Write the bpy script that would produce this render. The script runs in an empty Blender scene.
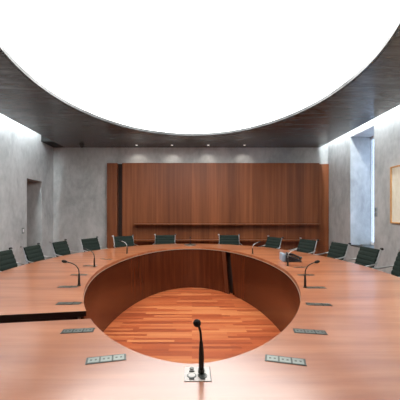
import bpy, bmesh, math, random
from mathutils import Vector, Matrix
random.seed(7)
PI = math.pi
S = bpy.context.scene
COL = S.collection

# ---------------------------------------------------------------- camera, world, exposure
EYE = 1.32
cd = bpy.data.cameras.new('camera'); cam = bpy.data.objects.new('camera', cd); COL.objects.link(cam)
cam.location = (0, 0, EYE); cam.rotation_euler = (PI/2, 0, 0)
cd.sensor_width = 36; cd.sensor_height = 36; cd.lens = 36*300/400
cd.shift_x = 0.02; cd.shift_y = 0.0375; cd.clip_start = 0.02
S.camera = cam
S.view_settings.view_transform = 'Standard'; S.view_settings.look = 'None'
S.view_settings.gamma = 1; S.view_settings.use_curve_mapping = False
S.view_settings.exposure = 0.0
w = bpy.data.worlds.new('world'); S.world = w; w.use_nodes = True
bgn = w.node_tree.nodes['Background']
bgn.inputs[0].default_value = (0.55, 0.72, 1.0, 1); bgn.inputs[1].default_value = 3.7

PANEL_GLOW = 5.6      # luminous ceiling
COVE_GLOW = 150.0       # lamps in the wall slots
SPOT_W = 5.5          # wall washers

# ---------------------------------------------------------------- materials
def nm(name):
    m = bpy.data.materials.new(name); m.use_nodes = True
    nt = m.node_tree
    return m, nt, nt.nodes['Principled BSDF']

def plain(name, col, rough=0.5, metal=0.0, var=0.06, scale=30, bump=0.0, emit=None):
    m, nt, b = nm(name)
    n = nt.nodes.new('ShaderNodeTexNoise'); n.inputs['Scale'].default_value = scale; n.inputs['Detail'].default_value = 3
    tc = nt.nodes.new('ShaderNodeTexCoord'); nt.links.new(tc.outputs['Object'], n.inputs['Vector'])
    r = nt.nodes.new('ShaderNodeValToRGB')
    r.color_ramp.elements[0].position = 0.3; r.color_ramp.elements[1].position = 0.7
    r.color_ramp.elements[0].color = tuple(c*(1-var) for c in col)+(1,)
    r.color_ramp.elements[1].color = tuple(min(1, c*(1+var)) for c in col)+(1,)
    nt.links.new(n.outputs['Fac'], r.inputs['Fac']); nt.links.new(r.outputs['Color'], b.inputs['Base Color'])
    b.inputs['Roughness'].default_value = rough; b.inputs['Metallic'].default_value = metal
    if bump:
        bp = nt.nodes.new('ShaderNodeBump'); bp.inputs['Strength'].default_value = bump; bp.inputs['Distance'].default_value = 0.002
        nt.links.new(n.outputs['Fac'], bp.inputs['Height']); nt.links.new(bp.outputs['Normal'], b.inputs['Normal'])
    if emit:
        b.inputs['Emission Color'].default_value = tuple(col)+(1,); b.inputs['Emission Strength'].default_value = emit
    return m

def stucco(name, dark, light, rough=0.6, scale=1.6, stretch=(1, 1, 1), bump=0.25, fine=14):
    m, nt, b = nm(name)
    L = nt.links
    tc = nt.nodes.new('ShaderNodeTexCoord'); mp = nt.nodes.new('ShaderNodeMapping')
    mp.inputs['Scale'].default_value = stretch; L.new(tc.outputs['Object'], mp.inputs['Vector'])
    n1 = nt.nodes.new('ShaderNodeTexNoise'); n1.inputs['Scale'].default_value = scale; n1.inputs['Detail'].default_value = 8; n1.inputs['Roughness'].default_value = 0.62; n1.inputs['Distortion'].default_value = 0.6
    n2 = nt.nodes.new('ShaderNodeTexNoise'); n2.inputs['Scale'].default_value = fine; n2.inputs['Detail'].default_value = 5
    L.new(mp.outputs[0], n1.inputs['Vector']); L.new(mp.outputs[0], n2.inputs['Vector'])
    mx = nt.nodes.new('ShaderNodeMix'); mx.data_type = 'FLOAT'; mx.inputs[0].default_value = 0.25
    L.new(n1.outputs['Fac'], mx.inputs[2]); L.new(n2.outputs['Fac'], mx.inputs[3])
    r = nt.nodes.new('ShaderNodeValToRGB'); r.color_ramp.elements[0].position = 0.36; r.color_ramp.elements[1].position = 0.64
    r.color_ramp.elements[0].color = tuple(dark)+(1,); r.color_ramp.elements[1].color = tuple(light)+(1,)
    L.new(mx.outputs[0], r.inputs['Fac']); L.new(r.outputs['Color'], b.inputs['Base Color'])
    bp = nt.nodes.new('ShaderNodeBump'); bp.inputs['Strength'].default_value = bump; bp.inputs['Distance'].default_value = 0.004
    L.new(mx.outputs[0], bp.inputs['Height']); L.new(bp.outputs['Normal'], b.inputs['Normal'])
    b.inputs['Roughness'].default_value = rough
    return m

def wood(name, cols, stretch, rough=0.3, board=None, coat=0.0, spec=0.5, swirl=0.4):
    """fine stretched grain; board = (axis, width) gives each board its own tone"""
    m, nt, b = nm(name); L = nt.links
    tc = nt.nodes.new('ShaderNodeTexCoord'); mp = nt.nodes.new('ShaderNodeMapping')
    mp.inputs['Scale'].default_value = stretch; L.new(tc.outputs['Object'], mp.inputs['Vector'])
    n1 = nt.nodes.new('ShaderNodeTexNoise'); n1.inputs['Scale'].default_value = 1; n1.inputs['Detail'].default_value = 7; n1.inputs['Roughness'].default_value = 0.6; n1.inputs['Distortion'].default_value = swirl
    L.new(mp.outputs[0], n1.inputs['Vector'])
    fac = n1.outputs['Fac']
    if board:
        sx = nt.nodes.new('ShaderNodeSeparateXYZ'); L.new(tc.outputs['Object'], sx.inputs[0])
        d = nt.nodes.new('ShaderNodeMath'); d.operation = 'DIVIDE'; d.inputs[1].default_value = board[1]; L.new(sx.outputs[board[0]], d.inputs[0])
        f = nt.nodes.new('ShaderNodeMath'); f.operation = 'FLOOR'; L.new(d.outputs[0], f.inputs[0])
        wn = nt.nodes.new('ShaderNodeTexWhiteNoise'); wn.noise_dimensions = '1D'; L.new(f.outputs[0], wn.inputs['W'])
        mx = nt.nodes.new('ShaderNodeMix'); mx.data_type = 'FLOAT'; mx.inputs[0].default_value = 0.22
        L.new(n1.outputs['Fac'], mx.inputs[2]); L.new(wn.outputs['Value'], mx.inputs[3]); fac = mx.outputs[0]
    r = nt.nodes.new('ShaderNodeValToRGB'); e = r.color_ramp.elements
    e[0].position = 0.3; e[0].color = tuple(cols[0])+(1,); e[1].position = 0.7; e[1].color = tuple(cols[2])+(1,)
    k = e.new(0.5); k.color = tuple(cols[1])+(1,)
    L.new(fac, r.inputs['Fac']); L.new(r.outputs['Color'], b.inputs['Base Color'])
    b.inputs['Roughness'].default_value = rough
    b.inputs['Specular IOR Level'].default_value = spec
    b.inputs['Coat Weight'].default_value = coat; b.inputs['Coat IOR'].default_value = 1.75; b.inputs['Coat Roughness'].default_value = 0.21
    return m

def planks(name):
    m, nt, b = nm(name); L = nt.links
    tc = nt.nodes.new('ShaderNodeTexCoord')
    br = nt.nodes.new('ShaderNodeTexBrick'); br.offset = 0.37; br.offset_frequency = 2; br.squash = 0.8; br.squash_frequency = 3
    br.inputs['Scale'].default_value = 1; br.inputs['Brick Width'].default_value = 0.62; br.inputs['Row Height'].default_value = 0.052
    br.inputs['Mortar Size'].default_value = 0.0008; br.inputs['Bias'].default_value = 0.0
    br.inputs['Color1'].default_value = (0, 0, 0, 1); br.inputs['Color2'].default_value = (1, 1, 1, 1); br.inputs['Mortar'].default_value = (0.25, 0.25, 0.25, 1)
    L.new(tc.outputs['Object'], br.inputs['Vector'])
    mp = nt.nodes.new('ShaderNodeMapping'); mp.inputs['Scale'].default_value = (2.2, 45, 1); L.new(tc.outputs['Object'], mp.inputs['Vector'])
    n = nt.nodes.new('ShaderNodeTexNoise'); n.inputs['Scale'].default_value = 1; n.inputs['Detail'].default_value = 5; L.new(mp.outputs[0], n.inputs['Vector'])
    mx = nt.nodes.new('ShaderNodeMix'); mx.data_type = 'FLOAT'; mx.inputs[0].default_value = 0.35
    L.new(br.outputs['Color'], mx.inputs[2]); L.new(n.outputs['Fac'], mx.inputs[3])
    r = nt.nodes.new('ShaderNodeValToRGB'); e = r.color_ramp.elements
    e[0].position = 0.1; e[0].color = (0.22, 0.042, 0.014, 1); e[1].position = 0.92; e[1].color = (0.58, 0.22, 0.080, 1)
    k = e.new(0.5); k.color = (0.40, 0.090, 0.028, 1)
    L.new(mx.outputs[0], r.inputs['Fac']); L.new(r.outputs['Color'], b.inputs['Base Color'])
    b.inputs['Roughness'].default_value = 0.33
    return m

M = {}
M['wall'] = stucco('grey_stucco', (0.30, 0.303, 0.297), (0.52, 0.526, 0.515), stretch=(1, 1, 0.6))
M['ceil'] = stucco('dark_polished_stucco', (0.022, 0.025, 0.026), (0.115, 0.124, 0.127), rough=0.27, scale=3.0, stretch=(0.5, 2.6, 1), bump=0.6)
M['white'] = plain('white_plaster', (0.78, 0.78, 0.78), 0.7)
M['floor'] = planks('jatoba_strip_floor')
M['table'] = wood('pearwood_veneer', ((0.30, 0.082, 0.024), (0.42, 0.136, 0.048), (0.53, 0.200, 0.085)), (0.7, 7, 7), rough=0.42, spec=0.4, coat=1.0)
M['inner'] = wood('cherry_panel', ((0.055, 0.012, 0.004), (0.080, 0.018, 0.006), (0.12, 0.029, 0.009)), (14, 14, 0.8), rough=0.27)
M['panel'] = wood('mahogany_cladding', ((0.125, 0.036, 0.012), (0.19, 0.058, 0.020), (0.27, 0.088, 0.032)), (16, 16, 0.45), spec=0.3, rough=0.42, board=(0, 0.21))
M['strip'] = wood('cherry_edge_strip', ((0.085, 0.021, 0.008), (0.12, 0.031, 0.011), (0.16, 0.045, 0.016)), (14, 14, 0.8), rough=0.35)
M['dark'] = plain('dark_recess', (0.03, 0.013, 0.008), 0.7)
M['gable_shade'] = plain('gable_gap_shade', (0.045, 0.016, 0.010), 0.5)  # shade of the narrow gap put into the colour of its end faces
M['alu'] = plain('polished_aluminium', (0.50, 0.50, 0.50), 0.28, 1.0, var=0.02)
M['pale'] = plain('pale_metal_edge', (0.45, 0.36, 0.29), 0.35, 0.3, var=0.02)
M['mesh'] = plain('dark_green_mesh', (0.014, 0.021, 0.017), 0.9, var=0.2, scale=120, bump=0.3)
M['mesh'].node_tree.nodes['Principled BSDF'].inputs['Specular IOR Level'].default_value = 0.15
M['black'] = plain('black_rubber', (0.010, 0.010, 0.010), 0.5)
M['foam'] = plain('black_foam', (0.012, 0.012, 0.012), 0.95, var=0.4, scale=500, bump=0.6)
M['steel'] = plain('brushed_steel', (0.10, 0.105, 0.095), 0.3, 1.0, var=0.05)
M['socket'] = plain('pale_grey_plastic', (0.27, 0.295, 0.27), 0.3, 1.0, var=0.03)
M['sockdark'] = plain('dark_plastic', (0.05, 0.055, 0.05), 0.5)
M['phone'] = plain('black_plastic', (0.012, 0.013, 0.015), 0.28)
M['blue'] = plain('blue_grey_plastic', (0.22, 0.30, 0.38), 0.35)
M['plate'] = plain('pale_plate', (0.55, 0.50, 0.46), 0.25, var=0.02)
M['lcd'] = plain('grey_screen', (0.35, 0.40, 0.42), 0.2)
M['frame'] = wood('light_wood_frame', ((0.45, 0.22, 0.07), (0.55, 0.28, 0.10), (0.62, 0.34, 0.13)), (9, 9, 9), rough=0.5)
M['paper'] = stucco('cream_paper_drawing', (0.66, 0.60, 0.46), (0.80, 0.76, 0.64), rough=0.8, scale=4, stretch=(1, 3, 0.8), bump=0.0)

def emitter(name, col, strength, vary=False):
    m = bpy.data.materials.new(name); m.use_nodes = True; nt = m.node_tree; nt.nodes.clear()
    o = nt.nodes.new('ShaderNodeOutputMaterial'); e = nt.nodes.new('ShaderNodeEmission')
    e.inputs[0].default_value = tuple(col)+(1,); e.inputs[1].default_value = strength
    nt.links.new(e.outputs[0], o.inputs[0])
    if vary:
        tc = nt.nodes.new('ShaderNodeTexCoord'); mp = nt.nodes.new('ShaderNodeMapping'); mp.inputs['Scale'].default_value = (0.35, 1.1, 1)
        n = nt.nodes.new('ShaderNodeTexNoise'); n.inputs['Scale'].default_value = 1.1; n.inputs['Detail'].default_value = 1
        r = nt.nodes.new('ShaderNodeMapRange'); r.inputs[1].default_value = 0.3; r.inputs[2].default_value = 0.6
        r.inputs[3].default_value = strength*0.46; r.inputs[4].default_value = strength*1.15
        nt.links.new(tc.outputs['Object'], mp.inputs[0]); nt.links.new(mp.outputs[0], n.inputs['Vector'])
        nt.links.new(n.outputs['Fac'], r.inputs[0]); nt.links.new(r.outputs[0], e.inputs[1])
    return m
M['glow'] = emitter('backlit_stretch_fabric', (1.0, 1.0, 0.985), PANEL_GLOW, True)
M['cove'] = emitter('cove_tube', (0.86, 0.95, 1.0), COVE_GLOW)
M['spotglow'] = emitter('downlight_lens', (1.0, 0.95, 0.88), 2.5)
g, nt, b = nm('window_glass'); b.inputs['Base Color'].default_value = (0.95, 0.98, 1, 1); b.inputs['Roughness'].default_value = 0.0
b.inputs['Transmission Weight'].default_value = 1.0; b.inputs['IOR'].default_value = 1.02; M['glass'] = g

# ---------------------------------------------------------------- mesh helpers
def add_box(bm, lo, hi, mat=None):
    vs = [bm.verts.new(Vector((x, y, z)) if mat is None else mat @ Vector((x, y, z)))
          for x in (lo[0], hi[0]) for y in (lo[1], hi[1]) for z in (lo[2], hi[2])]
    for f in ((0, 1, 3, 2), (4, 6, 7, 5), (0, 4, 5, 1), (2, 3, 7, 6), (0, 2, 6, 4), (1, 5, 7, 3)):
        bm.faces.new([vs[i] for i in f])
    return bm

def add_tube(bm, pts, rad, n=10, closed_ends=True):
    pts = [Vector(p) for p in pts]
    if not hasattr(rad, '__len__'): rad = [rad]*len(pts)
    rings = []; prev = None
    for i, p in enumerate(pts):
        t = (pts[min(i+1, len(pts)-1)] - pts[max(i-1, 0)]).normalized()
        if prev is None:
            ref = Vector((0, 0, 1)) if abs(t.z) < 0.9 else Vector((1, 0, 0))
            u = t.cross(ref).normalized()
        else:
            u = (prev - t*prev.dot(t)).normalized()
        prev = u; v = t.cross(u)
        rings.append([bm.verts.new(p + (u*math.cos(2*PI*k/n) + v*math.sin(2*PI*k/n))*rad[i]) for k in range(n)])
    for a, b_ in zip(rings, rings[1:]):
        for k in range(n):
            bm.faces.new((a[k], a[(k+1) % n], b_[(k+1) % n], b_[k]))
    if closed_ends:
        bm.faces.new(rings[0][::-1]); bm.faces.new(rings[-1])
    return bm

def smooth_path(pts, k=6):
    pts = [Vector(p) for p in pts]; out = []
    P = [pts[0]*2-pts[1]] + pts + [pts[-1]*2-pts[-2]]
    for i in range(1, len(P)-2):
        for j in range(k):
            t = j/k
            out.append(0.5*((2*P[i]) + (-P[i-1]+P[i+1])*t + (2*P[i-1]-5*P[i]+4*P[i+1]-P[i+2])*t*t + (-P[i-1]+3*P[i]-3*P[i+1]+P[i+2])*t**3))
    out.append(pts[-1]); return out

def obj(name, bm, mat, parent=None, loc=None, smooth=True, bevel=0):
    me = bpy.data.meshes.new(name); bmesh.ops.recalc_face_normals(bm, faces=bm.faces[:])
    bm.to_mesh(me); bm.free()
    if smooth:
        for p in me.polygons: p.use_smooth = True
        me.set_sharp_from_angle(angle=math.radians(40))
    o = bpy.data.objects.new(name, me); COL.objects.link(o)
    me.materials.append(mat)
    if parent: o.parent = parent
    if loc: o.location = loc
    if bevel:
        b = o.modifiers.new('bevel', 'BEVEL'); b.width = bevel; b.segments = 2; b.limit_method = 'ANGLE'
    return o

def thing(name, label, cat, loc=(0, 0, 0), rz=0, group=None):
    o = bpy.data.objects.new(name, None); COL.objects.link(o); o.empty_display_size = 0.1
    o.location = loc; o.rotation_euler = (0, 0, rz)
    tag(o, label, cat, group); return o

def tag(o, label, cat, group=None):
    o['label'] = label; o['category'] = cat
    if group: o['group'] = group
    return o

def struct(name, bm, mat, parent=None, **k):
    o = obj(name, bm, mat, parent, **k)
    if not parent: o['kind'] = 'structure'
    return o

def dup(root, loc, rz, label, group=None):
    r = root.copy(); COL.objects.link(r); r.location = loc; r.rotation_euler = (0, 0, rz); r['label'] = label
    if group: r['group'] = group
    for ch in list(root.children):
        c = ch.copy(); COL.objects.link(c); c.parent = r
        for g2 in ch.children:
            d = g2.copy(); COL.objects.link(d); d.parent = c
    return r

B = bmesh.new
# ---------------------------------------------------------------- room shell
XL, XR, YB, YN = -3.45, 3.38, 7.47, -2.2      # wall faces
ZC, ZT = 3.0, 3.5                             # soffit, slab above
EX = 3.17                                     # soffit edge
struct('floor', add_box(B(), (XL-0.6, YN-0.2, -0.12), (XR+0.5, YB+0.2, 0)), M['floor'], smooth=False)
struct('wall_back', add_box(B(), (XL-0.6, YB, 0), (XR+0.5, YB+0.2, ZT)), M['wall'], smooth=False)
struct('wall_near', add_box(B(), (XL-0.6, YN-0.2, 0), (XR+0.5, YN, ZT)), M['wall'], smooth=False)
bm = B()                                       # left wall with a doorway
DY0, DY1, DZ = 6.27, 6.90, 2.09
add_box(bm, (XL-0.6, YN, 0), (XL, DY0, ZT)); add_box(bm, (XL-0.6, DY1, 0), (XL, YB, ZT)); add_box(bm, (XL-0.6, DY0, DZ), (XL, DY1, ZT))
struct('wall_left', bm, M['wall'], smooth=False)
d = struct('added_door_1', add_box(B(), (XL-0.60, DY0, 0), (XL-0.55, DY1, DZ)), M['panel'], smooth=False)  # unseen leaf, added so no outside light leaks through the doorway
obj('added_door_handle', add_tube(B(), [(XL-0.55, DY0+0.08, 1.0), (XL-0.5, DY0+0.08, 1.0), (XL-0.5, DY0+0.2, 1.0)], 0.009), M['alu'], d)
bm = B()                                       # right wall with a deep window
WY0, WY1, WZ0, WZ1, WX = 5.57, 6.40, 0.69, 2.98, XR+0.44
add_box(bm, (XR, YN, 0), (XR+0.5, WY0, ZT)); add_box(bm, (XR, WY1, 0), (XR+0.5, YB, ZT))
add_box(bm, (XR, WY0, WZ1), (XR+0.5, WY1, ZT)); add_box(bm, (XR, WY0, 0), (XR+0.5, WY1, WZ0-0.03))
struct('wall_right', bm, M['wall'], smooth=False)
bm = B()
for lo, hi in (((WX, WY0, WZ0), (WX+0.05, WY0+0.008, WZ1)), ((WX, WY1-0.008, WZ0), (WX+0.05, WY1, WZ1)),
               ((WX, WY0+0.008, WZ0), (WX+0.05, WY1-0.008, WZ0+0.05)), ((WX, WY0+0.008, WZ1-0.05), (WX+0.05, WY1-0.008, WZ1))): add_box(bm, lo, hi)
wf = struct('window_1', bm, M['white'], smooth=False)
obj('pane', add_box(B(), (WX+0.02, WY0+0.008, WZ0+0.05), (WX+0.026, WY1-0.008, WZ1-0.05)), M['glass'], wf, smooth=False)
obj('window_sill', add_box(B(), (XR, WY0, WZ0-0.03), (WX, WY1, WZ0)), M['sockdark'], wf, smooth=False)

# soffit with the oval opening: flat ring from oval to rectangle, 5 cm thick
CA, CB, CY = 2.03, 2.68, 3.72
def ring_slab(inner, outer, z0, z1):
    bm = B(); n = len(inner)
    v = [[bm.verts.new((p[0], p[1], z)) for p in c] for c, z in ((inner, z0), (outer, z0), (inner, z1), (outer, z1))]
    for i in range(n):
        j = (i+1) % n
        bm.faces.new((v[0][i], v[0][j], v[1][j], v[1][i])); bm.faces.new((v[2][i], v[3][i], v[3][j], v[2][j]))
        bm.faces.new((v[0][i], v[2][i], v[2][j], v[0][j])); bm.faces.new((v[1][i], v[1][j], v[3][j], v[3][i]))
    return bm
N = 192
inn, out = [], []
y0r, y1r = YN, YB
for i in range(N):
    a = 2*PI*i/N; inn.append((CA*math.cos(a), CY+CB*math.sin(a)))
    dx, dy = CA*math.cos(a), CB*math.sin(a)
    s = min((EX/abs(dx)) if abs(dx) > 1e-6 else 1e9, ((y1r-CY)/dy) if dy > 1e-6 else 1e9, ((y0r-CY)/dy) if dy < -1e-6 else 1e9)
    out.append((dx*s, CY+dy*s))
for cx, cy in ((EX, y1r), (-EX, y1r), (-EX, y0r), (EX, y0r)):     # snap nearest points to the corners
    k = min(range(N), key=lambda i: (out[i][0]-cx)**2+(out[i][1]-cy)**2); out[k] = (cx, cy)
struct('ceiling', ring_slab(inn, out, ZC, ZC+0.05), M['ceil'], smooth=False)
struct('ceiling_slab', add_box(B(), (XL-0.6, YN-0.2, ZT), (XR+0.5, YB+0.2, ZT+0.15)), M['white'], smooth=False)
def ell(a, b, cy, n=N): return [(a*math.cos(2*PI*i/n), cy+b*math.sin(2*PI*i/n)) for i in range(n)]
lum = thing('luminous_ceiling_panel', 'huge oval backlit white fabric ceiling light set in dark soffit', 'ceiling light', (0, CY, ZC+0.05))
bm = B(); top = [bm.verts.new((x, y, 0.012)) for x, y in ell(CA+0.03, CB+0.03, 0)]; bm.faces.new(top)
bt = [bm.verts.new((x, y, 0.002)) for x, y in ell(CA+0.03, CB+0.03, 0)]; bm.faces.new(bt[::-1])
for i in range(N): bm.faces.new((top[i], top[(i+1) % N], bt[(i+1) % N], bt[i]))
obj('diffuser', bm, M['glow'], lum, smooth=False)
obj('rim', ring_slab(ell(CA-0.03, CB-0.03, 0), ell(CA-0.005, CB-0.005, 0), -0.045, 0.001), M['ceil'], lum)

# cove lamps hidden behind the soffit edge, they wash the walls
def cove(name_label, x, y0, y1):
    t = thing('cove_light', name_label, 'light', (x, y0, ZT))
    obj('housing', add_box(B(), (-0.03, 0, -0.03), (0.03, y1-y0, -0.001)), M['white'], t, smooth=False)
    obj('tube', add_tube(B(), [(0, 0.02, -0.055), (0, y1-y0-0.02, -0.055)], 0.018, 8), M['cove'], t)
cove('long white cove tube above the right hand wall', EX-0.04, -2.0, 7.42)
cove('long white cove tube above the left hand wall', -EX+0.04, -2.0, 6.6)
struct('ceiling_slot_baffle', add_box(B(), (XL, 6.86, ZC), (-EX, YB, ZT)), M['foam'], smooth=False)  # baffle cutting off the left glow; shade on it put into the black colour

# ---------------------------------------------------------------- wood cladding with two ledges
wp = thing('wood_wall_cladding', 'tall reddish brown veneered wall panelling with two long ledges on back wall', 'wall panelling', (0, YB, 0))
def pb(name, x0, x1, d0, d1, z0, z1, m='panel', par=None, label=None):
    o = obj(name, add_box(B(), (x0, -d1, z0), (x1, -d0, z1)), M[m], par or wp, smooth=False, bevel=0.002)
    if label: o['label'] = label
    return o
TOP = 2.59
pb('side_panel', -2.08, -1.83, 0, 0.14, 0, TOP)
pb('side_panel', 3.11, XR, 0, 0.06, 0, TOP-0.01, label='orange brown end strip beside right wall')
pb('recess_panel', -1.83, -1.705, 0, 0.02, 0, TOP, 'dark', label='dark recessed slot')
pb('main_panel', -1.705, 3.11, 0, 0.15, 0, TOP)
pb('back_panel', -1.16, 2.92, 0.15, 0.165, 0.73, 1.085)
pb('ledge', -1.39, 3.06, 0.15, 0.37, 1.085, 1.11)
pb('ledge', -1.39, 3.06, 0.15, 0.37, 0.70, 0.73)

# ---------------------------------------------------------------- ring table
IA, IB, IY = 0.99, 2.14, 3.31
OA, OB, OY = 1.96, 2.80, 3.30
TZ = 0.74
def sgp(v, e): return math.copysign(abs(v)**e, v)
def inner(t, grow=0.0):
    n = 2.0 if math.sin(t) >= 0 else 1.75
    return Vector(((IA+grow)*sgp(math.cos(t), 2/n), IY+(IB+grow)*sgp(math.sin(t), 2/n), 0))
def outer(t): return Vector((OA*math.cos(t), OY+OB*math.sin(t), 0))
def on_line(curve, p, q, lo, hi):              # parameter where the curve crosses the line p-q
    n = Vector((-(q-p).y, (q-p).x, 0))
    f = lambda t: (curve(t)-p).dot(n)
    for _ in range(60):
        mid = (lo+hi)/2
        if (f(lo) > 0) == (f(mid) > 0): lo = mid
        else: hi = mid
    return (lo+hi)/2
far_p, far_q = Vector((-0.63, 1.815, 0)), Vector((-1.11, 1.735, 0))
near_p, near_q = Vector((-0.56, 1.680, 0)), Vector((-1.06, 1.600, 0))
rng = (PI, 1.5*PI)
ti_f = on_line(inner, far_p, far_q, *rng); to_f = on_line(outer, far_p, far_q, *rng)
ti_n = on_line(inner, near_p, near_q, *rng); to_n = on_line(outer, near_p, near_q, *rng)
# run counter-clockwise from the near side of the gap round to its far side
ti0, ti1 = ti_n, ti_f+2*PI; to0, to1 = to_n, to_f+2*PI
table = thing('conference_table', 'large oval ring shaped reddish wood conference table around an open centre', 'table', (0, 0, 0))
def strip_solid(f_in, f_out, z0, z1, n=220, ends=0):
    bm = B(); R = []
    for i in range(n+1):
        s = i/n; a, c = f_in(s), f_out(s)
        R.append([bm.verts.new((a.x, a.y, z0)), bm.verts.new((c.x, c.y, z0)), bm.verts.new((c.x, c.y, z1)), bm.verts.new((a.x, a.y, z1))])
    for p, q in zip(R, R[1:]):
        for k in range(4): bm.faces.new((p[k], p[(k+1) % 4], q[(k+1) % 4], q[k]))
    bm.faces.new(R[0][::-1]).material_index = ends; bm.faces.new(R[-1]).material_index = ends; return bm
lerp = lambda a, b, s: a+(b-a)*s
IN = lambda s, g=0.0: inner(lerp(ti0, ti1, s), g)
OUT = lambda s: outer(lerp(to0, to1, s))
tt = obj('tabletop', strip_solid(IN, OUT, TZ-0.032, TZ, ends=1), M['table'], table); tt.data.materials.append(M['gable_shade'])
obj('metal_trim', strip_solid(lambda s: IN(0.004+s*0.992, -0.002), lambda s: IN(0.004+s*0.992, 0.03), TZ-0.040, TZ-0.0321), M['pale'], table)['label'] = 'thin pale metal line below the rim'
# inner cladding, in two curved panels with a slanted slot between them (far right)
def s_at(x):      # s on the far arc where inner x = x
    lo, hi = 0.3, 0.62
    best = min((abs(IN(lo+(hi-lo)*k/4000, 0.02).x-x), lo+(hi-lo)*k/4000) for k in range(4000)); return best[1]
sa, sb = s_at(0.635), s_at(0.575)
def seg_panel(s0, s1, slant0=0, slant1=0, n=120, z0=0.0, z1=TZ-0.0401, g0=0.012, g1=0.034):
    bm = B(); R = []
    for i in range(n+1):
        u = i/n
        lo_s = lerp(s0+slant0, s1+slant1, u); hi_s = lerp(s0, s1, u)
        a0, c0 = IN(lo_s, g0), IN(lo_s, g1); a1, c1 = IN(hi_s, g0), IN(hi_s, g1)
        R.append([bm.verts.new((a0.x, a0.y, z0)), bm.verts.new((c0.x, c0.y, z0)), bm.verts.new((c1.x, c1.y, z1)), bm.verts.new((a1.x, a1.y, z1))])
    for p, q in zip(R, R[1:]):
        for k in range(4): bm.faces.new((p[k], p[(k+1) % 4], q[(k+1) % 4], q[k]))
    bm.faces.new(R[0][::-1]); bm.faces.new(R[-1]); return bm
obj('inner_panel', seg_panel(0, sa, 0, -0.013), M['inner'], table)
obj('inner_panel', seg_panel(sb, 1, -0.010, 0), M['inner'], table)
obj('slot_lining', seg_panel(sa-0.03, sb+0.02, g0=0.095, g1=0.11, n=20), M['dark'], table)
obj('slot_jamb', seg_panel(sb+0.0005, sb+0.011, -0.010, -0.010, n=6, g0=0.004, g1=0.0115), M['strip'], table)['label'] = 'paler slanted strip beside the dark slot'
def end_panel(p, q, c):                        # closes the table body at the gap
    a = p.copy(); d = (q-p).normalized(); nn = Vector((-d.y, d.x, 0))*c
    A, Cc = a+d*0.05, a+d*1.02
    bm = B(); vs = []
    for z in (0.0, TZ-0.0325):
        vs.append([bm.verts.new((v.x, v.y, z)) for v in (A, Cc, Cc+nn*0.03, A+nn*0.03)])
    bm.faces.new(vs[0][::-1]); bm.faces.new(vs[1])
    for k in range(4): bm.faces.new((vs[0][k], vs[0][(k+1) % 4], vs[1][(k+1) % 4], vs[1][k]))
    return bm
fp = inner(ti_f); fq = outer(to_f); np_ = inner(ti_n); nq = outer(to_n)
obj('end_panel', end_panel(fp, fq, -1), M['gable_shade'], table, smooth=False)
obj('end_panel', end_panel(np_, nq, 1), M['gable_shade'], table, smooth=False)
for s in (0.12, 0.22, 0.36, 0.5, 0.64, 0.78, 0.88):   # support fins below the top
    a, c = IN(s, 0.05), OUT(s); dv = (c-a).normalized(); c = a+dv*0.32; nn = Vector((-dv.y, dv.x, 0))*0.015
    bm = B(); vs = []
    for z in (0.0, TZ-0.0325): vs.append([bm.verts.new((v.x, v.y, z)) for v in (a-nn, c-nn, c+nn, a+nn)])
    bm.faces.new(vs[0][::-1]); bm.faces.new(vs[1])
    for k in range(4): bm.faces.new((vs[0][k], vs[0][(k+1) % 4], vs[1][(k+1) % 4], vs[1][k]))
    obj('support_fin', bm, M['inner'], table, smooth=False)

# ---------------------------------------------------------------- office chair (faces local +Y)
def ribbed(p0, p1, width, thick, ribs, dipf=0.0):
    """padded sling from p0 to p1 in the YZ plane with stitched horizontal ribs"""
    bm = B(); a, c = Vector((0,)+p0), Vector((0,)+p1); d = (c-a); Lh = d.length; d.normalize(); nrm = Vector((1, 0, 0)).cross(d)
    n = ribs*6; rows = []
    for i in range(n+1):
        u = i/n; bul = abs(math.sin(PI*u*ribs))**0.55
        h = thick*(0.45+0.55*bul); bow = dipf*math.sin(PI*u)
        c0 = a+d*(Lh*u)+nrm*bow
        f = [bm.verts.new(c0+Vector((width*(k/4-0.5), 0, 0))+nrm*(h/2-(0.004 if k in (0, 4) else 0)-0.006*(1-abs(k-2)/2))) for k in range(5)]
        r = [bm.verts.new(c0+Vector((width*(k/4-0.5), 0, 0))-nrm*(h/2+0.006*(1-abs(k-2)/2))) for k in range(5)]
        rows.append(f+r[::-1])
    for p, q in zip(rows, rows[1:]):
        for k in range(10): bm.faces.new((p[k], p[(k+1) % 10], q[(k+1) % 10], q[k]))
    bm.faces.new(rows[0][::-1]); bm.faces.new(rows[-1]); return bm
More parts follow.
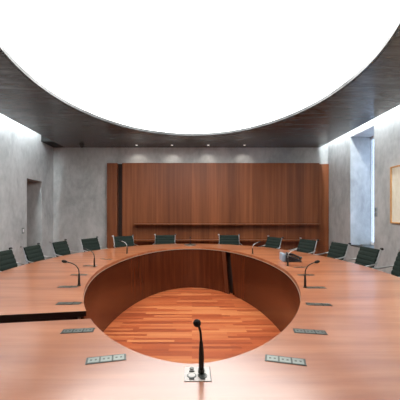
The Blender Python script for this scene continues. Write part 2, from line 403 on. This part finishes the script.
def make_chair():
    t = thing('office_chair', '', 'chair')
    # profile of the sling: seat front -> crease -> back top
    obj('seat', ribbed((0.23, 0.455), (-0.17, 0.430), 0.40, 0.028, 8, -0.008), M['mesh'], t)
    obj('backrest', ribbed((-0.205, 0.465), (-0.335, 0.895), 0.40, 0.026, 8, -0.012), M['mesh'], t)
    for s in (-1, 1):
        pts = smooth_path([(s*0.208, 0.255, 0.440), (s*0.208, 0.225, 0.457), (s*0.208, 0.0, 0.440), (s*0.208, -0.15, 0.428), (s*0.208, -0.205, 0.458),
                           (s*0.208, -0.25, 0.60), (s*0.208, -0.30, 0.77), (s*0.208, -0.342, 0.905)], 5)
        obj('side_frame', add_tube(B(), pts, 0.007, 8), M['alu'], t)
        obj('end_cap', add_tube(B(), [(s*0.202, -0.347, 0.905), (s*0.232, -0.347, 0.905)], 0.014, 12), M['black' if s < 0 else 'alu'], t)
        arm = smooth_path([(s*0.215, -0.292, 0.730), (s*0.238, -0.23, 0.712), (s*0.250, -0.10, 0.690), (s*0.250, 0.06, 0.676), (s*0.247, 0.105, 0.63), (s*0.235, 0.08, 0.54), (s*0.215, 0.02, 0.445)], 6)
        ao = obj('armrest', add_tube(B(), arm, 0.009, 10), M['alu'], t)
    obj('spreader', add_tube(B(), [(-0.202, -0.236, 0.50), (0.202, -0.236, 0.50)], 0.008, 8), M['alu'], t)
    obj('spreader', add_tube(B(), [(-0.204, 0.02, 0.418), (0.204, 0.02, 0.418)], 0.010, 8), M['alu'], t)
    obj('column', add_tube(B(), [(0, 0.02, 0.10), (0, 0.02, 0.27), (0, 0.02, 0.271), (0, 0.02, 0.40)], [0.030, 0.030, 0.018, 0.018], 14), M['alu'], t)
    obj('tilt_housing', add_box(B(), (-0.06, -0.05, 0.37), (0.06, 0.09, 0.408)), M['black'], t, bevel=0.008)
    for k in range(5):
        a = 2*PI*k/5+0.3; c, s_ = math.cos(a), math.sin(a)
        lg = obj('leg', add_tube(B(), [(0.02*c, 0.02+0.02*s_, 0.115), (0.15*c, 0.02+0.15*s_, 0.10), (0.25*c, 0.02+0.25*s_, 0.075)], [0.020, 0.015, 0.011], 8), M['alu'], t)
        bm = B(); px, py = 0.25*c, 0.02+0.25*s_
        add_tube(bm, [(px-0.012*s_, py+0.012*c, 0.028), (px+0.012*s_, py-0.012*c, 0.028)], 0.0275, 14)
        add_tube(bm, [(px, py, 0.03), (px, py, 0.08)], 0.007, 8)
        obj('caster', bm, M['black'], lg)
    return t
ch0 = make_chair()
# centre of the top of each back (x, y), then the label
chairs = [
    (-2.24, 3.50, 'green-black ribbed office chair at far left, cut off by the picture edge', 0),
    (-2.21, 4.12, 'green-black ribbed office chair before the doorway, second along the left side', 0),
    (-2.13, 4.80, 'green-black ribbed office chair third along the left side, near the grey corner', 6),
    (-1.86, 5.42, 'green-black ribbed office chair fourth along the left side, before bare grey back wall', 24),
    (-1.38, 6.02, 'dark office chair before the left end of the wood panelling, behind a microphone', 52),
    (-0.565, 6.33, 'dark office chair at far end of table, left of the central disc microphone', 90),
    (0.78, 6.33, 'dark office chair at far end of table, right of the central disc microphone', 90),
    (1.58, 5.72, 'dark office chair at the far right bend of table, behind the desk phone', 22),
    (2.00, 5.15, 'dark office chair before the right end of the wood panelling', 18),
    (2.25, 4.55, 'dark green office chair between wood panelling and the tall window', 6),
    (2.31, 3.88, 'dark green office chair below the tall window recess', 0),
    (2.42, 3.29, 'dark green office chair at far right below the framed picture, cut off by the edge', 0)]
for i, (x, y, lab, _) in enumerate(chairs):
    # _ = how far the chair is turned from facing straight across towards the near end
    q = math.radians(_); fwd = Vector((-math.copysign(math.cos(q), x), -math.sin(q), 0))
    rz = math.atan2(fwd.y, fwd.x)-PI/2
    loc = (x+fwd.x*0.34, y+fwd.y*0.34, 0)
    if i == 0: ch0.location = loc; ch0.rotation_euler = (0, 0, rz); ch0['label'] = lab; ch0['group'] = 'office chairs around the ring table'
    else: dup(ch0, loc, rz, lab, 'office chairs around the ring table')

# ---------------------------------------------------------------- table socket modules
def make_module():
    t = thing('socket_module', '', 'power socket')
    obj('plate', add_box(B(), (-0.078, -0.028, 0), (0.078, 0.028, 0.0015)), M['steel'], t, bevel=0.0006)
    for k in range(3):
        x = -0.049+k*0.049
        ins = obj('socket_insert', add_box(B(), (x-0.021, -0.021, 0.0015), (x+0.021, 0.021, 0.0022)), M['socket'], t, bevel=0.0008)
        bm = B()
        for q in (-1, 1): add_box(bm, (x+q*0.009-0.004, -0.006, 0.0022), (x+q*0.009+0.004, 0.006, 0.0025))
        obj('socket_slot', bm, M['steel'], ins, smooth=False)
    obj('hinge', add_box(B(), (0.0225, -0.026, 0.0015), (0.0265, 0.026, 0.003)), M['sockdark'], t, smooth=False)
    return t
TT = TZ+0.0006
mods = [
    (-0.345, 1.207, 14, 'pale socket strip near the table rim, lower left of the front microphone'),
    (-0.570, 1.502, 8, 'grey socket strip just in front of the dark gap in the tabletop'),
    (-0.806, 1.966, 2, 'grey socket strip just behind the dark gap in the tabletop'),
    (-1.000, 2.420, 0, 'grey socket strip at foot of the nearest left gooseneck microphone'),
    (-1.095, 2.905, 0, 'dark socket strip between the two nearest left microphones'),
    (-1.160, 3.42, 0, 'thin socket strip at foot of the second left microphone'),
    (-1.118, 3.93, -20, 'thin socket strip between second and third left microphones'),
    (0.372, 1.198, -15, 'pale socket strip near the table rim, lower right of the front microphone'),
    (0.585, 1.490, -10, 'grey socket strip on the right, second from the front'),
    (0.820, 1.945, -7, 'grey socket strip on right, in front of the nearest right microphone'),
    (0.985, 2.395, 0, 'grey socket strip at foot of the nearest right gooseneck microphone'),
    (1.10, 2.90, 0, 'dark socket strip behind the nearest right gooseneck microphone'),
    (1.20, 3.33, 8, 'thin socket strip on right, in front of the desk phone')]
m0 = make_module()
for i, (x, y, a, lab) in enumerate(mods):
    if i == 0: m0.location = (x, y, TT); m0.rotation_euler = (0, 0, math.radians(a)); m0['label'] = lab; m0['group'] = 'socket strips set in the tabletop'
    else: dup(m0, (x, y, TT), math.radians(a), lab, 'socket strips set in the tabletop')
# square double plate of the front place
fpz = thing('outlet_plate', 'square pale plate with two round outlets at foot of front microphone', 'power socket', (0.02, 1.094, TT))
obj('plate', add_box(B(), (-0.048, -0.050, 0), (0.046, 0.050, 0.0015)), M['plate'], fpz, bevel=0.0006)
obj('seam', add_box(B(), (0.047, -0.050, 0), (0.049, 0.050, 0.0025)), M['steel'], fpz, smooth=False)
for x in (-0.021, 0.018):
    rg = obj('outlet_ring', add_tube(B(), [(x, -0.015, 0.0015), (x, -0.015, 0.0035)], 0.017, 24), M['steel'], fpz)
    obj('outlet_well', add_tube(B(), [(x, -0.015, 0.0035), (x, -0.015, 0.0042)], 0.0125, 20), M['plate'] if x < 0 else M['sockdark'], rg)
    obj('outlet_latch', add_box(B(), (x-0.010, 0.012, 0.0015), (x+0.010, 0.016, 0.0050)), M['sockdark'], fpz, smooth=False)
    obj('outlet_latch', add_box(B(), (x-0.009, -0.040, 0.0015), (x+0.009, -0.036, 0.0048)), M['sockdark'], fpz, smooth=False)
bm = B(); add_tube(bm, [(-0.021, 0.033, 0.0015), (-0.021, 0.033, 0.0055)], 0.008, 14); obj('button', bm, M['steel'], fpz)

# ---------------------------------------------------------------- gooseneck microphones (lean along local +X)
def make_mic(lean, height, fat=1.0, neck='black', label='', loc=(0, 0, 0), rz=0):
    t = thing('gooseneck_microphone', label, 'microphone', loc, rz, 'gooseneck microphones')
    obj('socket_ring', add_tube(B(), [(0, 0, 0), (0, 0, 0.006), (0, 0, 0.0061), (0, 0, 0.010)], [0.015, 0.015, 0.011, 0.011], 20), M['steel'], t)
    zs = height*0.50
    obj('sleeve', add_tube(B(), [(0, 0, 0.010), (0, 0, zs*0.6), (0, 0, zs)], [0.0095*fat, 0.0090*fat, 0.0058*fat], 14), M['black'], t)
    path = smooth_path([(0, 0, zs), (lean*0.04, 0, height*0.68), (lean*0.22, 0, height*0.84), (lean*0.5, 0, height*0.93), (lean*0.72, 0, height*0.965)], 6)
    obj('gooseneck', add_tube(B(), path, 0.0042*fat, 10), M[neck], t)
    d = (path[-1]-path[-2]).normalized(); p = path[-1]
    k = [(-0.002, 0.005), (0.004, 0.009), (0.012, 0.0115), (0.026, 0.0125), (0.036, 0.010), (0.042, 0.005), (0.043, 0.001)]
    obj('windscreen', add_tube(B(), [p+d*a for a, _ in k], [r for _, r in k], 16), M['foam'], t)
    return t
def mic(x, y, lean, h, deg, lab, neck='black'): return make_mic(lean, h, 1.0, neck, lab, (x, y, TT+0.003 if False else TT), math.radians(deg))
mic(-0.927, 2.462, 0.145, 0.20, 176, 'black gooseneck microphone nearest on left side, leaning left')
mic(-1.090, 3.35, 0.13, 0.20, 172, 'black gooseneck microphone second along left side', 'steel')
mic(-0.975, 4.50, 0.15, 0.19, 150, 'slim gooseneck microphone far left, before the dark chair by the panelling', 'alu')
mic(0.905, 4.48, 0.15, 0.17, 30, 'slim gooseneck microphone far right bend of table, left of the phone', 'alu')
mic(1.092, 3.42, 0.15, 0.19, 10, 'silver necked microphone standing directly in front of the desk phone', 'alu')
mic(0.905, 2.40, 0.115, 0.205, 8, 'black gooseneck microphone nearest on right side, leaning right')
# front one: nearly upright, round head towards the viewer
t = thing('gooseneck_microphone', 'large black upright microphone with round foam head in the foreground', 'microphone', (0.034, 1.094, TT+0.006), 0, 'gooseneck microphones')
obj('socket_ring', add_tube(B(), [(0, 0, 0.0005), (0, 0, 0.012)], 0.012, 20), M['steel'], t)
obj('sleeve', add_tube(B(), [(0, 0, 0.012), (0, 0, 0.055), (0, 0, 0.085), (-0.001, -0.001, 0.115)], [0.0095, 0.0095, 0.0085, 0.0055], 16), M['black'], t)
pth = smooth_path([(-0.001, -0.001, 0.115), (-0.003, -0.003, 0.145), (-0.009, -0.010, 0.170), (-0.014, -0.020, 0.184)], 6)
obj('gooseneck', add_tube(B(), pth, 0.0045, 12), M['black'], t)
d = Vector((-0.15, -0.8, 0.45)).normalized(); p = pth[-1]
kk = [(-0.006, 0.004), (-0.003, 0.009), (0.003, 0.0125), (0.011, 0.014), (0.020, 0.0128), (0.027, 0.0085), (0.030, 0.002)]
obj('windscreen', add_tube(B(), [p+d*a for a, _ in kk], [r for _, r in kk], 20), M['foam'], t)
# far centre: on a disc
t = thing('disc_microphone', 'small microphone on a dark round disc at the far centre of the table', 'microphone', (-0.035, 5.80, TT))
obj('disc_base', add_tube(B(), [(0, 0, 0), (0, 0, 0.012), (0, 0, 0.0121), (0, 0, 0.022)], [0.12, 0.115, 0.05, 0.035], 32), M['steel'], t)
obj('stem', add_tube(B(), [(0, 0, 0.022), (0, 0.005, 0.09), (0, 0.02, 0.13)], [0.007, 0.005, 0.005], 10), M['black'], t)
obj('windscreen', add_tube(B(), [(0, 0.02, 0.126), (0, 0.025, 0.14), (0, 0.035, 0.155), (0, 0.04, 0.16)], [0.006, 0.010, 0.009, 0.003], 12), M['foam'], t)

# ---------------------------------------------------------------- desk phone
ph = thing('desk_phone', 'black desk phone with blue grey raised back on right side of table', 'phone', (1.255, 3.80, TT), math.radians(84))
bm = B()
prof = [(-0.10, 0), (0.085, 0), (0.085, 0.085), (-0.10, 0.022)]
vs = [[bm.verts.new((x, y, z)) for y, z in prof] for x in (-0.115, 0.115)]
bm.faces.new(vs[0]); bm.faces.new(vs[1][::-1])
for k in range(4): bm.faces.new((vs[0][k], vs[0][(k+1) % 4], vs[1][(k+1) % 4], vs[1][k]))
obj('body', bm, M['phone'], ph, bevel=0.006)
sl = math.atan2(0.063, 0.185)
def on_face(x0, x1, u0, u1, h):
    mt = Matrix.Translation((0, -0.10, 0.022)) @ Matrix.Rotation(sl, 4, 'X'); return add_box(B(), (x0, u0, 0.0003), (x1, u1, h), mt)
obj('screen', on_face(-0.02, 0.10, 0.125, 0.180, 0.004), M['lcd'], ph, smooth=False)
obj('back_stand', add_box(B(), (-0.105, 0.086, 0), (0.105, 0.125, 0.098)), M['blue'], ph, bevel=0.01)['label'] = 'blue grey raised back of the phone'
kp = B(); mt = Matrix.Translation((0, -0.10, 0.022)) @ Matrix.Rotation(sl, 4, 'X')
for i in range(5):
    for j in range(4): add_box(kp, (-0.012+i*0.023, 0.02+j*0.025, 0.0003), (0.004+i*0.023, 0.036+j*0.025, 0.005), mt)
obj('keypad', kp, M['steel'], ph, smooth=False)
hs = smooth_path([(-0.075, -0.105, 0.042), (-0.075, -0.085, 0.052), (-0.075, -0.01, 0.085), (-0.075, 0.055, 0.098), (-0.075, 0.075, 0.092)], 5)
obj('handset', add_tube(B(), hs, [0.022 if i < 5 or i > len(hs)-6 else 0.014 for i in range(len(hs))], 12), M['phone'], ph)
cp = [Vector((-0.10-0.04*math.sin(PI*k/90), -0.10-0.05*math.sin(PI*k/90)+0.18*(k/90), 0.014+0.006*math.sin(k*1.4))) + Vector((0.006*math.cos(k*1.4), 0, 0)) for k in range(91)]
obj('cord', add_tube(B(), cp, 0.0025, 5), M['phone'], ph)

# ---------------------------------------------------------------- wall pieces and ceiling fittings
pf = thing('framed_picture', 'cream coloured picture in thin light wood frame on right wall', 'picture', (XR, 4.60, 1.655))
fr = B(); hw, hh, ft = 0.47, 0.475, 0.020
for lo, hi in (((-0.035, -hw, -hh), (-0.001, hw, -hh+ft)), ((-0.035, -hw, hh-ft), (-0.001, hw, hh)),
               ((-0.035, -hw, -hh+ft), (-0.001, -hw+ft, hh-ft)), ((-0.035, hw-ft, -hh+ft), (-0.001, hw, hh-ft))): add_box(fr, lo, hi)
obj('frame', fr, M['frame'], pf, smooth=False)
obj('artwork', add_box(B(), (-0.015, -hw+ft, -hh+ft), (-0.002, hw-ft, hh-ft)), M['paper'], pf, smooth=False)
sw = thing('wall_switch', 'double grey switch plate on right wall beside the window', 'switch', (XR, 5.51, 1.375))
for z in (-0.045, 0.045):
    q = obj('plate', add_box(B(), (-0.010, -0.045, z-0.04), (-0.0005, 0.045, z+0.04)), M['lcd'], sw, bevel=0.002)
    obj('rocker', add_box(B(), (-0.014, -0.022, z-0.025), (-0.010, 0.022, z+0.025)), M['socket'], q, smooth=False)
sw = thing('wall_switch', 'small pale switch plate on left wall just before the doorway', 'switch', (XL, 6.12, 1.0))
q = obj('plate', add_box(B(), (0.0005, -0.04, -0.06), (0.010, 0.04, 0.06)), M['socket'], sw, bevel=0.002)
obj('rocker', add_box(B(), (0.010, -0.02, -0.03), (0.013, 0.02, 0.03)), M['white'], q, smooth=False)

cam_t = thing('dome_camera', 'small black dome camera on the dark ceiling near back left corner', 'security camera', (-2.64, 7.18, ZC))
obj('mount', add_tube(B(), [(0, 0, -0.02), (0, 0, -0.001)], 0.062, 24), M['black'], cam_t)
a_ = [i/10*PI/2 for i in range(11)]
obj('dome', add_tube(B(), [(0, 0, -0.02-0.055*math.sin(a)) for a in a_], [max(0.002, 0.055*math.cos(a)) for a in a_], 24), M['phone'], cam_t)
names = ['leftmost of four', 'second from left of four', 'third from left of four', 'rightmost of four']
for k, x in enumerate((-1.33, -0.48, 0.39, 1.26)):
    t = thing('downlight', names[k]+' small white downlights over the wood panelling', 'ceiling light', (x, 7.20, ZC), 0, 'downlights over the panelling')
    obj('trim_ring', ring_slab(ell(0.025, 0.025, 0, 24), ell(0.033, 0.033, 0, 24), -0.006, -0.0005), M['white'], t)
    obj('lens', add_tube(B(), [(0, 0, -0.004), (0, 0, -0.001)], 0.024, 24), M['spotglow'], t)
    ld = bpy.data.lights.new('downlight_beam', 'SPOT'); ld.energy = SPOT_W; ld.spot_size = math.radians(110); ld.spot_blend = 0.7; ld.shadow_soft_size = 0.02; ld.color = (1, 0.93, 0.85)
    lo = bpy.data.objects.new('downlight_beam', ld); COL.objects.link(lo); lo.parent = t; lo.location = (0, 0, -0.015); lo.rotation_euler = (math.radians(12), 0, 0)
